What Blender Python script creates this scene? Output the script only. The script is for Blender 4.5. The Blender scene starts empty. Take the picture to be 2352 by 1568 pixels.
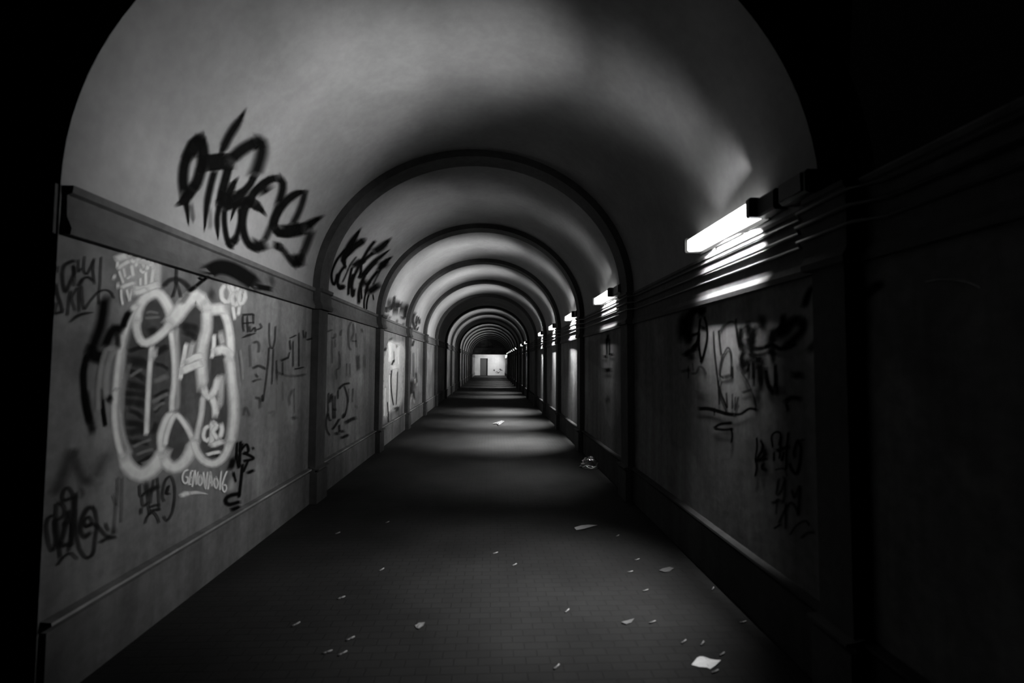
import bpy, bmesh, math, random
from mathutils import Vector, Matrix
random.seed(7)
scene = bpy.context.scene
COL = scene.collection

# ------------------------------------------------------------------ measurements (metres)
F_PX, IW, IH = 1050.0, 2352.0, 1568.0
YAW, PITCH, ROLL = 0.0445, 0.0461, 0.0063
CAM = Vector((0.185, 0.0, 1.55))
HW = 1.812            # half width of the tunnel
ZS = 2.36             # springing line / cornice top
RISE = 1.63           # rise of the vault
ZB = 0.37             # skirting top
Y0, YV, YE = 2.20, 47.0, 55.0
RIBS = [5.15, 7.96, 10.67, 13.40, 16.15, 19.60, 22.34, 25.08, 27.82, 30.56, 33.30, 36.04, 38.78, 41.52, 44.26]
RW, RP = 0.27, 0.08

def cam_axes():
    cy, sy, cp, sp, cr, sr = math.cos(YAW), math.sin(YAW), math.cos(PITCH), math.sin(PITCH), math.cos(ROLL), math.sin(ROLL)
    f = Vector((sy*cp, cy*cp, sp)); r = Vector((cy, -sy, 0)); u = r.cross(f)
    return r*cr + u*sr, -r*sr + u*cr, f
AR, AU, AF = cam_axes()
def ray(x, y):
    return AR*((x-IW/2)/F_PX) - AU*((y-IH/2)/F_PX) + AF

# ------------------------------------------------------------------ materials
def new_mat(name):
    m = bpy.data.materials.new(name); m.use_nodes = True
    nt = m.node_tree; nt.nodes.clear()
    return m, nt, nt.nodes, nt.links
def val(c): return (c, c, c*0.985, 1)
def plaster(name, base, var=0.35, streak=0.35, rough=0.9, bump=0.25, patch=0.3, spots=0.25):
    """aged painted plaster: blotches, vertical runs, small grain"""
    m, nt, N, L = new_mat(name)
    out = N.new('ShaderNodeOutputMaterial'); b = N.new('ShaderNodeBsdfPrincipled')
    L.new(b.outputs[0], out.inputs[0]); b.inputs['Roughness'].default_value = rough
    b.inputs['Specular IOR Level'].default_value = 0.2
    tc = N.new('ShaderNodeTexCoord')
    def noise(scale, mapping, detail=4, rough_=0.55):
        mp = N.new('ShaderNodeMapping'); mp.inputs['Scale'].default_value = mapping
        L.new(tc.outputs['Object'], mp.inputs[0])
        n = N.new('ShaderNodeTexNoise'); n.inputs['Scale'].default_value = scale
        n.inputs['Detail'].default_value = detail; n.inputs['Roughness'].default_value = rough_
        L.new(mp.outputs[0], n.inputs['Vector']); return n.outputs[0]
    def ramp(src, lo, hi, a, c):
        r = N.new('ShaderNodeMapRange'); r.inputs[1].default_value = lo; r.inputs[2].default_value = hi
        r.inputs[3].default_value = a; r.inputs[4].default_value = c
        L.new(src, r.inputs[0]); return r.outputs[0]
    def mul(a, c):
        n = N.new('ShaderNodeMath'); n.operation = 'MULTIPLY'
        L.new(a, n.inputs[0]); L.new(c, n.inputs[1]); return n.outputs[0]
    v = ramp(noise(0.9, (1, 1, 1)), 0.3, 0.7, 1-var, 1+var)
    v = mul(v, ramp(noise(3.2, (1, 1.6, 0.16), 5), 0.3, 0.7, 1-streak, 1+streak))
    v = mul(v, ramp(noise(1.3, (1, 1, 1.4), 2, 0.3), 0.47, 0.53, 1-patch, 1+patch*0.5))
    v = mul(v, ramp(noise(16, (1, 1, 1), 3), 0.35, 0.65, 1-spots*0.5, 1+spots*0.5))
    mm = N.new('ShaderNodeMath'); mm.operation = 'MULTIPLY'; mm.inputs[1].default_value = base
    L.new(v, mm.inputs[0])
    cb = N.new('ShaderNodeCombineColor'); 
    for i in range(3): L.new(mm.outputs[0], cb.inputs[i])
    L.new(cb.outputs[0], b.inputs['Base Color'])
    bp = N.new('ShaderNodeBump'); bp.inputs['Strength'].default_value = bump; bp.inputs['Distance'].default_value = 0.01
    L.new(noise(9, (1, 1, 1), 6, 0.6), bp.inputs['Height']); L.new(bp.outputs[0], b.inputs['Normal'])
    return m
def plain(name, base, rough=0.6, metal=0.0, spec=0.4):
    m, nt, N, L = new_mat(name)
    out = N.new('ShaderNodeOutputMaterial'); b = N.new('ShaderNodeBsdfPrincipled'); L.new(b.outputs[0], out.inputs[0])
    n = N.new('ShaderNodeTexNoise'); n.inputs['Scale'].default_value = 25
    r = N.new('ShaderNodeMapRange'); r.inputs[3].default_value = base*0.75; r.inputs[4].default_value = base*1.25
    L.new(n.outputs[0], r.inputs[0])
    cb = N.new('ShaderNodeCombineColor')
    for i in range(3): L.new(r.outputs[0], cb.inputs[i])
    L.new(cb.outputs[0], b.inputs['Base Color'])
    b.inputs['Roughness'].default_value = rough; b.inputs['Metallic'].default_value = metal
    b.inputs['Specular IOR Level'].default_value = spec
    return m
def paving(name):
    m, nt, N, L = new_mat(name)
    out = N.new('ShaderNodeOutputMaterial'); b = N.new('ShaderNodeBsdfPrincipled'); L.new(b.outputs[0], out.inputs[0])
    tc = N.new('ShaderNodeTexCoord'); mp = N.new('ShaderNodeMapping'); mp.inputs['Rotation'].default_value = (0, 0, 0)
    L.new(tc.outputs['Object'], mp.inputs[0])
    br = N.new('ShaderNodeTexBrick'); br.inputs['Scale'].default_value = 1.0
    br.inputs['Brick Width'].default_value = 0.125; br.inputs['Row Height'].default_value = 0.062
    br.inputs['Mortar Size'].default_value = 0.006; br.inputs['Mortar Smooth'].default_value = 0.6
    br.inputs['Color1'].default_value = val(0.0125); br.inputs['Color2'].default_value = val(0.011); br.inputs['Mortar'].default_value = val(0.0085)
    L.new(mp.outputs[0], br.inputs['Vector'])
    n = N.new('ShaderNodeTexNoise'); n.inputs['Scale'].default_value = 1.1; n.inputs['Detail'].default_value = 5
    L.new(tc.outputs['Object'], n.inputs['Vector'])
    r = N.new('ShaderNodeMapRange'); r.inputs[1].default_value = .3; r.inputs[2].default_value = .7
    r.inputs[3].default_value = 0.55; r.inputs[4].default_value = 1.45; L.new(n.outputs[0], r.inputs[0])
    mx = N.new('ShaderNodeVectorMath'); mx.operation = 'SCALE'
    L.new(br.outputs['Color'], mx.inputs[0]); L.new(r.outputs[0], mx.inputs['Scale'])
    L.new(mx.outputs[0], b.inputs['Base Color'])
    b.inputs['Roughness'].default_value = 0.8; b.inputs['Specular IOR Level'].default_value = 0.12
    bp = N.new('ShaderNodeBump'); bp.inputs['Strength'].default_value = 0.35; bp.inputs['Distance'].default_value = 0.006
    L.new(br.outputs['Fac'], bp.inputs['Height']); bp.invert = True
    n2 = N.new('ShaderNodeTexNoise'); n2.inputs['Scale'].default_value = 60; n2.inputs['Detail'].default_value = 3
    L.new(tc.outputs['Object'], n2.inputs['Vector'])
    bp2 = N.new('ShaderNodeBump'); bp2.inputs['Strength'].default_value = 0.3; bp2.inputs['Distance'].default_value = 0.004
    L.new(n2.outputs[0], bp2.inputs['Height']); L.new(bp.outputs[0], bp2.inputs['Normal']); L.new(bp2.outputs[0], b.inputs['Normal'])
    return m
def spray(name, base, dens=1.0, lo=0.8):
    """spray paint: opacity from the stroke's own soft edge, broken up by speckle"""
    m, nt, N, L = new_mat(name)
    out = N.new('ShaderNodeOutputMaterial'); mix = N.new('ShaderNodeMixShader'); tr = N.new('ShaderNodeBsdfTransparent')
    d = N.new('ShaderNodeBsdfDiffuse'); d.inputs[0].default_value = val(base)
    at = N.new('ShaderNodeAttribute'); at.attribute_name = 'paint'
    tc = N.new('ShaderNodeTexCoord'); n = N.new('ShaderNodeTexNoise'); n.inputs['Scale'].default_value = 14; n.inputs['Detail'].default_value = 4
    L.new(tc.outputs['Object'], n.inputs['Vector'])
    r = N.new('ShaderNodeMapRange'); r.inputs[1].default_value = .3; r.inputs[2].default_value = .6
    r.inputs[3].default_value = lo*dens; r.inputs[4].default_value = dens
    L.new(n.outputs[0], r.inputs[0])
    mu = N.new('ShaderNodeMath'); mu.operation = 'MULTIPLY'; mu.use_clamp = True
    L.new(at.outputs['Fac'], mu.inputs[0]); L.new(r.outputs[0], mu.inputs[1])
    L.new(mu.outputs[0], mix.inputs[0]); L.new(tr.outputs[0], mix.inputs[1]); L.new(d.outputs[0], mix.inputs[2])
    L.new(mix.outputs[0], out.inputs[0])
    return m
def emit(name, s):
    m, nt, N, L = new_mat(name)
    out = N.new('ShaderNodeOutputMaterial'); e = N.new('ShaderNodeEmission')
    e.inputs[0].default_value = (1, 1, 0.985, 1); e.inputs[1].default_value = s
    L.new(e.outputs[0], out.inputs[0]); return m

M_VAULT = plaster('vault_plaster', 0.155, var=0.16, streak=0.06, patch=0.05, spots=0.1)
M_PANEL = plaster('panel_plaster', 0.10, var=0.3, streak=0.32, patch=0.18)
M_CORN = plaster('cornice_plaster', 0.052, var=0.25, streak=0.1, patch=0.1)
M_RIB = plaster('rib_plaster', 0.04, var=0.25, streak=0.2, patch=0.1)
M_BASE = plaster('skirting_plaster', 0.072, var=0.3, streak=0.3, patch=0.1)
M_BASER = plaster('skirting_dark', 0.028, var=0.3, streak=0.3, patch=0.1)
M_PORT = plaster('portal_plaster', 0.05, var=0.3, streak=0.2)
M_END = plaster('end_wall_paint', 0.42, var=0.1, streak=0.06, patch=0.05, spots=0.08)
M_TYMP = plaster('tympanum_plaster', 0.06)
M_FLOOR = paving('paving')
M_DOOR = plain('door_paint', 0.06, 0.5)
M_METAL = plain('lamp_housing', 0.03, 0.5)
M_WHITE = plain('lamp_enamel', 0.35, 0.4)
M_PIPE = plain('conduit_grey', 0.05, 0.45)
M_CABLE = plain('cable_black', 0.02, 0.5)
M_PAPER = plain('paper', 0.55, 0.8, spec=0.2)
M_PAPERG = plain('paper_dirty', 0.2, 0.8, spec=0.2)
M_BUTT = plain('cigarette_paper', 0.22, 0.8, spec=0.2)
M_FILT = plain('cigarette_filter', 0.1, 0.8, spec=0.2)
K_BLACK = spray('paint_black', 0.0035, 1.0, 0.95)
K_DARK = spray('paint_dark', 0.011, 0.85)
K_FAINT = spray('paint_faded', 0.02, 0.55)
K_WHITE = spray('paint_white', 0.42, 1.0)
K_PALE = spray('paint_pale', 0.22, 0.6)
K_FILL = spray('paint_fill', 0.024, 0.6)
K_COVER = spray('paint_cover', 0.16, 0.5)

# ------------------------------------------------------------------ mesh helpers
def obj(name, verts, faces, mat, parent=None, smooth=False, mats=None, fmat=None):
    me = bpy.data.meshes.new(name); me.from_pydata([tuple(v) for v in verts], [], faces); me.update()
    for mm in (mats or [mat]): me.materials.append(mm)
    if fmat:
        for p, k in zip(me.polygons, fmat): p.material_index = k
    bm = bmesh.new(); bm.from_mesh(me); bmesh.ops.recalc_face_normals(bm, faces=bm.faces); bm.to_mesh(me); bm.free()
    if smooth:
        for p in me.polygons: p.use_smooth = True
    o = bpy.data.objects.new(name, me); COL.objects.link(o)
    if parent: o.parent = parent
    return o
def tag(o, label, cat=None, group=None, kind=None):
    o['label'] = label
    if cat: o['category'] = cat
    if group: o['group'] = group
    if kind: o['kind'] = kind
    return o
class MB:
    def __init__(s): s.v = []; s.f = []; s.k = []
    def box(s, x0, x1, y0, y1, z0, z1, k=0):
        b = len(s.v)
        s.v += [(x, y, z) for x in (x0, x1) for y in (y0, y1) for z in (z0, z1)]
        for q in ((0,1,3,2),(4,6,7,5),(0,4,5,1),(2,3,7,6),(0,2,6,4),(1,5,7,3)):
            s.f.append(tuple(b+i for i in q)); s.k.append(k)
        return s
    def prism(s, prof, y0, y1, k=0):
        """closed (x,z) outline run along y"""
        b = len(s.v); n = len(prof)
        s.v += [(x, y0, z) for x, z in prof] + [(x, y1, z) for x, z in prof]
        for i in range(n):
            j = (i+1) % n; s.f.append((b+i, b+j, b+n+j, b+n+i)); s.k.append(k)
        s.f.append(tuple(b+i for i in range(n))); s.f.append(tuple(b+n+i for i in range(n))[::-1]); s.k += [k, k]
        return s
    def tube(s, pts, r, n=10, k=0):
        b = len(s.v); pts = [Vector(p) for p in pts]
        for i, p in enumerate(pts):
            t = (pts[min(i+1, len(pts)-1)] - pts[max(i-1, 0)]).normalized()
            a = t.cross(Vector((0, 0, 1)))
            if a.length < 1e-4: a = Vector((1, 0, 0))
            a.normalize(); c = t.cross(a)
            rr = r[i] if isinstance(r, (list, tuple)) else r
            s.v += [tuple(p + a*math.cos(q)*rr + c*math.sin(q)*rr) for q in [2*math.pi*j/n for j in range(n)]]
        for i in range(len(pts)-1):
            for j in range(n):
                jj = (j+1) % n
                s.f.append((b+i*n+j, b+i*n+jj, b+(i+1)*n+jj, b+(i+1)*n+j)); s.k.append(k)
        e = b+(len(pts)-1)*n
        s.f.append(tuple(b+j for j in range(n))[::-1]); s.f.append(tuple(e+j for j in range(n))); s.k += [k, k]
        return s
    def build(s, name, mat, parent=None, smooth=False, mats=None):
        return obj(name, s.v, s.f, mat, parent, smooth, mats, s.k if mats else None)
def struct(o, label=None):
    o['kind'] = 'structure'
    if label: o['label'] = label
    return o

# ------------------------------------------------------------------ the setting
NARC = 48
def arc(a, c, n=NARC):           # springing at the +x side round to the -x side
    return [(a*math.cos(math.pi*i/n), ZS + c*math.sin(math.pi*i/n)) for i in range(n+1)]
# floor
struct(obj('floor', [(-7, -3, 0), (2.3, -3, 0), (2.3, 56, 0), (-7, 56, 0)], [(0, 1, 2, 3)], M_FLOOR))
# side walls
struct(MB().box(-HW-.3, -HW, Y0-.03, YE+.3, 0, ZS+.02).build('wall_left', M_PANEL))
struct(MB().box(HW, HW+.3, -3, YE+.3, 0, ZS+.02).build('wall_right', M_PANEL))
# vault
inn, outr = arc(HW, RISE), arc(HW+.3, RISE+.3)
vv, ff = [], []
ys = [Y0-.03] + [Y0 + (YV-Y0)*i/60 for i in range(1, 61)]
for y in ys: vv += [(x, y, z) for x, z in inn]
nb = NARC+1
for i in range(len(ys)-1):
    for j in range(NARC): ff.append((i*nb+j, i*nb+j+1, (i+1)*nb+j+1, (i+1)*nb+j))
b0 = len(vv); vv += [(x, ys[0], z) for x, z in outr] + [(x, ys[-1], z) for x, z in outr]
b1 = len(vv); vv += [(x, ys[0], z) for x, z in inn] + [(x, ys[-1], z) for x, z in inn] + [(x, ys[0], z) for x, z in outr] + [(x, ys[-1], z) for x, z in outr]
for j in range(NARC):
    ff.append((b0+j, b0+j+1, b0+nb+j+1, b0+nb+j)); ff.append((b1+j, b1+j+1, b1+2*nb+j+1, b1+2*nb+j))
    ff.append((b1+nb+j, b1+nb+j+1, b1+3*nb+j+1, b1+3*nb+j))
ceil = struct(obj('ceiling', vv, ff, M_VAULT, smooth=True))
# mouth of the tunnel: a dark wall facing the viewer, opening flush with the bay
def portal():
    a, c = HW+.12, RISE+.12
    op = [(-HW-.12, 0.0), (-HW-.12, ZS)] + [(-a*math.cos(math.pi*i/NARC), ZS+c*math.sin(math.pi*i/NARC)) for i in range(NARC+1)]
    ou = [(-7, 0), (-7, ZS)] + [(-7 + 9.2*i/NARC, 6.0) for i in range(NARC+1)]
    v, f = [], []
    n = len(op)
    for y in (Y0-.03, Y0-.01):
        v += [(x, y, z) for x, z in op] + [(x, y, z) for x, z in ou]
    for i in range(n-1):
        f.append((i, i+1, n+i+1, n+i)); f.append((2*n+i, 2*n+i+1, 3*n+i+1, 3*n+i))
        f.append((i, i+1, 2*n+i+1, 2*n+i)); f.append((n+i, n+i+1, 3*n+i+1, 3*n+i))
    return struct(obj('wall_front', v, f, M_PORT))
portal()
# far end: flat-roofed stretch, tympanum, beam, end wall with a doorway
ft = [(HW*math.cos(math.pi*i/NARC), ZS+RISE*math.sin(math.pi*i/NARC)) for i in range(NARC+1)]
tv = [(x, YV-.02, z) for x, z in ft] + [(x, YV+.2, z) for x, z in ft]; n = NARC+1
struct(obj('wall_upper', tv, [tuple(range(n)), tuple(range(n, 2*n))] + [(i, (i+1) % n, n+(i+1) % n, n+i) for i in range(n)], M_TYMP))
struct(MB().box(-HW, HW, YV, YE, 2.86, 3.0).build('ceiling_flat', M_VAULT))
struct(MB().box(-HW-.02, -HW+.02, YV, YE, ZS, 2.9).box(HW-.02, HW+.02, YV, YE, ZS, 2.9).build('wall_sides_upper', M_PANEL))
bm_ = MB().prism([(-HW, 2.80), (HW, 2.80), (HW, 3.07), (-HW, 3.07)], YV-.22, YV-.02)
bm_.prism([(-HW, 2.92), (HW, 2.92), (HW, 3.0), (-HW, 3.0)], YV-.28, YV-.22)
struct(bm_.build('trim_beam', M_CORN))
DX0, DX1, DZ = -1.17, -.27, 2.04
w = MB().box(-HW, DX0, YE, YE+.3, 0, 2.9).box(DX1, HW, YE, YE+.3, 0, 2.9).box(DX0, DX1, YE, YE+.3, DZ, 2.9)
struct(w.build('wall_back', M_END))
dr = struct(MB().box(DX0+.03, DX1-.03, YE+.16, YE+.21, 0.01, DZ-.03).build('door_1', M_DOOR), 'dark flush door set back in the pale end wall')
MB().box(DX0, DX0+.03, YE+.02, YE+.22, 0, DZ).box(DX1-.03, DX1, YE+.02, YE+.22, 0, DZ).box(DX0, DX1, YE+.02, YE+.22, DZ-.03, DZ).build('door_frame', M_METAL, dr)
MB().tube([(DX1-.12, YE+.155, 1.0), (DX1-.12, YE+.11, 1.0), (DX1-.22, YE+.11, 1.0)], .011, 8).build('door_handle', M_METAL, dr)
# cornices
def corn(s, off, zb):             # outline of the moulding, s = side sign; off = how far the wall face stands in front of the bay
    w_ = HW - off
    pr = [(-.05, zb), (.045, zb), (.05, zb+.03), (.03, zb+.075), (.026, zb+.085), (.022, ZS-.045), (.045, ZS-.035), (.05, ZS), (-.05, ZS)]
    if s > 0:
        pr = [(-.05, zb), (.03, zb), (.032, zb+.03), (.016, zb+.06), (.012, zb+.07), (.012, ZS-.03), (.022, ZS-.022), (.022, ZS), (-.05, ZS)]
    return [(s*(w_ - d), z) for d, z in pr]
ZCL, ZCR = 2.13, 2.0
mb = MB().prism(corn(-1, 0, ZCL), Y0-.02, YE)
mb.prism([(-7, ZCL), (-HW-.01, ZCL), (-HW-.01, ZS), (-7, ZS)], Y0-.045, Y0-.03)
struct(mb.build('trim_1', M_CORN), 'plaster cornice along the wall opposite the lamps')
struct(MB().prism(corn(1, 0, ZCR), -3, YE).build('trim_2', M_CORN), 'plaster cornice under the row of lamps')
# skirtings
def skirt(s, off):
    w_ = HW - off
    pr = [(-.05, 0), (.032, 0), (.030, ZB-.036), (.002, ZB-.034), (.002, ZB-.010), (.052, ZB-.006), (.050, ZB+.008), (-.002, ZB+.014), (-.05, ZB+.03)]
    return [(s*(w_ - d), z) for d, z in pr]
def skirting(name, s, y0, mat, ledge):
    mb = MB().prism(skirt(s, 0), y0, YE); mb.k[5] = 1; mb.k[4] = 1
    return struct(mb.build(name, None, mats=[mat, ledge]))
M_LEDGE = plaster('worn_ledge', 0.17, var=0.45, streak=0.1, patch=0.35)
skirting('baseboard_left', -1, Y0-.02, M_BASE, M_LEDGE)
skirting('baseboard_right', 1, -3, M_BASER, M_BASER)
# transverse ribs on pilasters
def rib(name, y0, rw, sides=(-1, 1), arch=True):
    y1 = y0 + rw
    mb = MB()
    for s in sides:
        mb.prism([(s*(HW+.05), 0), (s*(HW-RP), 0), (s*(HW-RP), ZS), (s*(HW+.05), ZS)], y0, y1)
        c = corn(s, RP, ZCL if s < 0 else ZCR); mb.prism(c, y0-.035, y1+.035)
        mb.prism(skirt(s, RP), y0-.02, y1+.02)
    if arch:
        a, o_ = arc(HW-RP, RISE-RP), arc(HW+.05, RISE+.05)
        b = len(mb.v); n = NARC+1
        for y in (y0, y1): mb.v += [(x, y, z) for x, z in a] + [(x, y, z) for x, z in o_]
        for j in range(NARC):
            for q in ((j, j+1, n+j+1, n+j), (2*n+j, 2*n+j+1, 3*n+j+1, 3*n+j), (j, j+1, 2*n+j+1, 2*n+j), (n+j, n+j+1, 3*n+j+1, 3*n+j)):
                mb.f.append(tuple(b+i for i in q)); mb.k.append(0)
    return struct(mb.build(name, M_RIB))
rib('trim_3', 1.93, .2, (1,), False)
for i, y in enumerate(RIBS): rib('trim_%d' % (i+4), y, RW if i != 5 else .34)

# ------------------------------------------------------------------ lamps on the springing of the vault
LL, LH, LD = .84, .10, .115          # lamp length, height, depth of the lit bowl
SPREAD = 74
def lamp_lights(root, watts, spread=58, tilt=12, down_k=1.0, floor_k=1.0, up_k=1.0):
    # the tube's light leaves the bowl as a fan: wide across the tunnel, narrow along it
    for el, w_, sp in ((86, .03, 50), (62, .06, 46), (36, .39*up_k, 46), (10, 1.0, 0), (-16, .72, 0), (-42, .09, 0), (-64, 1.1*floor_k, 0), (-113, 1.3*down_k, 50), (-132, 1.4, 60)):
        ld = bpy.data.lights.new('tube_light', 'AREA'); ld.shape = 'RECTANGLE'; ld.size = LL-.04; ld.size_y = .05
        ld.energy = watts*w_; ld.spread = math.radians(sp or spread)
        lo = bpy.data.objects.new('tube_light', ld); COL.objects.link(lo); lo.parent = root
        a = math.radians(el); d = Vector((-math.cos(a), 0, math.sin(a)))
        d0 = d.copy(); ti = math.radians(tilt + (11 if el > 50 else 4 if el > 30 else 0))*(1.0 if el > 0 else abs(math.cos(a))); d = (d*math.cos(ti) + Vector((0, math.sin(ti), 0))).normalized()
        zaxis = -d; yaxis = zaxis.cross(Vector((0, 1, 0))).normalized(); xaxis = yaxis.cross(zaxis)
        c = Vector((-LD*(.55 if el > -90 else .88), 0, LH*.5)); t = min((LD*.45+.004)/max(abs(d.x), 1e-3), (LH*.5+.004)/max(abs(d.z), 1e-3))
        p = c + d0*(t+.016)
        lo.matrix_local = Matrix(((xaxis.x, yaxis.x, zaxis.x, p.x), (xaxis.y, yaxis.y, zaxis.y, p.y), (xaxis.z, yaxis.z, zaxis.z, p.z), (0, 0, 0, 1)))
def lamp_parts(root, front, side):
    x1 = 0.0                           # root sits on the wall face; -x looks into the tunnel
    # lit bowl: chamfered box, face towards the tunnel brighter than its sides
    hl, h0, h1 = LL/2, .0, LH
    pr = [(-.012, h0+.006), (-LD+.012, h0), (-LD, h0+.010), (-LD, h1-.012), (-LD+.014, h1), (-.012, h1-.006)]
    v = [(x, -hl, z) for x, z in pr] + [(x, hl, z) for x, z in pr]; f, k = [], []
    for i in range(6):
        j = (i+1) % 6; f.append((i, j, 6+j, 6+i)); k.append(0 if i == 2 else (2 if i == 5 else 1))
    f += [tuple(range(6)), tuple(range(6, 12))]; k += [1, 1]
    obj('diffuser', v, f, None, root, False, [front, side, M_WHITE], k)
    MB().box(-.012, -.002, -hl-.03, hl+.03, -.02, LH+.015).build('back_plate', M_METAL, root)
    for y in (-hl-.035, hl+.005):
        MB().prism([(-.004, -.008), (-LD-.012, -.008), (-LD-.018, .004), (-LD-.018, LH-.004), (-LD-.006, LH+.008), (-.004, LH+.008)], y, y+.03).build('end_cap', M_METAL, root)
    MB().prism([(-.004, -.012), (-.075, -.012), (-.085, .0), (-.085, LH-.01), (-.07, LH+.006), (-.004, LH+.006)], -hl-.19, -hl-.04).build('gear_box', M_METAL, root)
    for y in (-hl*.5, hl*.5):
        MB().box(-.013, .012, y-.02, y+.02, -.05, -.018).build('mounting_bracket', M_METAL, root)
ORD = ['first', 'second', 'third', 'fourth', 'fifth', 'sixth', 'seventh', 'eighth', 'ninth', 'tenth', 'eleventh', 'twelfth', 'thirteenth', 'fourteenth', 'fifteenth', 'sixteenth', 'seventeenth']
# (centre y, strength)
LAMPS = [(3.02, 600), (6.25, 330), (8.93, 900), (11.62, 950), (14.36, 950)] + \
        [(RIBS[5]+1.1, 560), (RIBS[6]+1.05, 420)] + [(RIBS[i]+1.05, 480) for i in (8, 9, 10, 11)] + \
        [(RIBS[12]+1.05, 180), (RIBS[13]+1.05, 120), (45.4, 120), (48.4, 300), (50.8, 1000), (53.2, 1500)]
WATT = .05
LAMP_EM = (emit('lamp_face', 6), emit('lamp_rim', 4))
ZL = 2.415
for i, (y, s) in enumerate(LAMPS):
    r = bpy.data.objects.new('fluorescent_lamp', None); COL.objects.link(r)
    r.empty_display_size = .1; r.location = (HW-.002, y, ZL)
    where = ('the largest in view' if i == 0 else
             'last before the end wall' if i == len(LAMPS)-1 else 'counted from the tunnel mouth')
    tag(r, 'glowing tube lamp with dark end caps, %s in the row, %s' % (ORD[i], where), 'lamp', 'lit tube lamps along the top of the wall')
    lamp_parts(r, *LAMP_EM); lamp_lights(r, s*WATT, *(((58, 12, 1, 1) if i == 0 else (58, 12, 1, .8, .35) if i == 1 else (58, 12, 3.2, 2.4)) if i < len(LAMPS)-2 else (150, 25, 1, 1)))
# dark junction box before the first lamp, another before the second
for y, lab in ((2.135, 'black rounded junction box on the wall before the first glowing lamp'), (5.39, 'small black junction box on the wall before the second glowing lamp')):
    r = bpy.data.objects.new('junction_box', None); COL.objects.link(r); r.location = (HW-.002, y, 2.39)
    tag(r, lab, 'box', 'junction boxes beside the lamps')
    MB().prism([(-.003, 0), (-.085, 0), (-.10, .015), (-.10, .105), (-.085, .12), (-.003, .12)], 0, .2).build('body', M_METAL, r)
    MB().box(-.112, -.1, .015, .185, .015, .105).build('lid', M_METAL, r)
    MB().tube([(-.05, .2, .05), (-.05, .215, .05)], .013, 8).build('cable_gland', M_CABLE, r)
    MB().box(-.02, .0, .05, .15, -.03, .0).build('mounting_bracket', M_METAL, r)

# cables and a conduit clipped along the cornice, stepping out round each pilaster
def run_path(off, z, y0=-3, y1=46.7):
    pts = [(HW-off, y0, z)]
    for y in [1.93] + RIBS:
        w_ = .2 if y < 2 else (.34 if y == RIBS[5] else RW)
        for yy, o_ in ((y-.16, off), (y-.07, off+RP), (y+w_+.07, off+RP), (y+w_+.16, off)):
            pts.append((HW-o_, yy, z))
    pts.append((HW-off, y1, z)); return pts
def run(name, off, z, r, mat, lab):
    o = MB().tube(run_path(off, z), r, 8).build(name, mat, None, True)
    tag(o, lab, 'cable'); return o
run('black_cable', .022, 2.305, .008, M_CABLE, 'thin black cable, top one of the three along the cornice under the lamps')
run('black_cable', .025, 2.232, .010, M_CABLE, 'black cable along the cornice, middle one of three under the lamps')
run('electrical_conduit', .021, 2.158, .008, M_PIPE, 'dark conduit along the cornice, lowest of three runs under the lamps')

# ------------------------------------------------------------------ graffiti: thin coats of paint lying on the walls
LIFT = {'L': .002, 'R': .002, 'V': .002, 'C': .0015, 'E': .002}
def place(surf, x, y, e):
    d = ray(x, y); o = CAM
    if surf in 'LC':
        t = (-HW + e - o.x)/d.x
        if surf == 'C':                      # over the cornice: follow its profile
            t2 = (-HW + e + .031 - o.x)/d.x; z = o.z + d.z*t2
            if z > ZCL + .075: t = t2
            elif z > ZCL - .02: t = (-HW + e + .052 - o.x)/d.x
    elif surf == 'R': t = (HW - e - o.x)/d.x
    elif surf == 'E': t = (YE - e - o.y)/d.y
    elif surf == 'F': t = (e - o.z)/d.z
    else:
        a, c = HW-e, RISE-e
        A = (d.x/a)**2 + (d.z/c)**2; B = 2*(o.x*d.x/a**2 + (o.z-ZS)*d.z/c**2); C_ = (o.x/a)**2 + ((o.z-ZS)/c)**2 - 1
        t = (-B + math.sqrt(max(B*B-4*A*C_, 0)))/(2*A)
    return o + d*t
def spline(pts, step):
    P = [Vector(p) for p in pts]
    if len(P) == 2:
        n = max(2, int((P[1]-P[0]).length/step)); return [P[0].lerp(P[1], i/n) for i in range(n+1)]
    out = []
    for i in range(len(P)-1):
        p0 = P[i-1] if i else P[0]*2-P[1]; p1, p2 = P[i], P[i+1]; p3 = P[i+2] if i+2 < len(P) else P[-1]*2-P[-2]
        n = max(2, min(12, int((p2-p1).length/step)))
        for k in range(n):
            t = k/n
            out.append(.5*((2*p1) + (p2-p0)*t + (2*p0-5*p1+4*p2-p3)*t*t + (3*p1-p0-3*p2+p3)*t**3))
    out.append(P[-1]); return out
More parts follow.
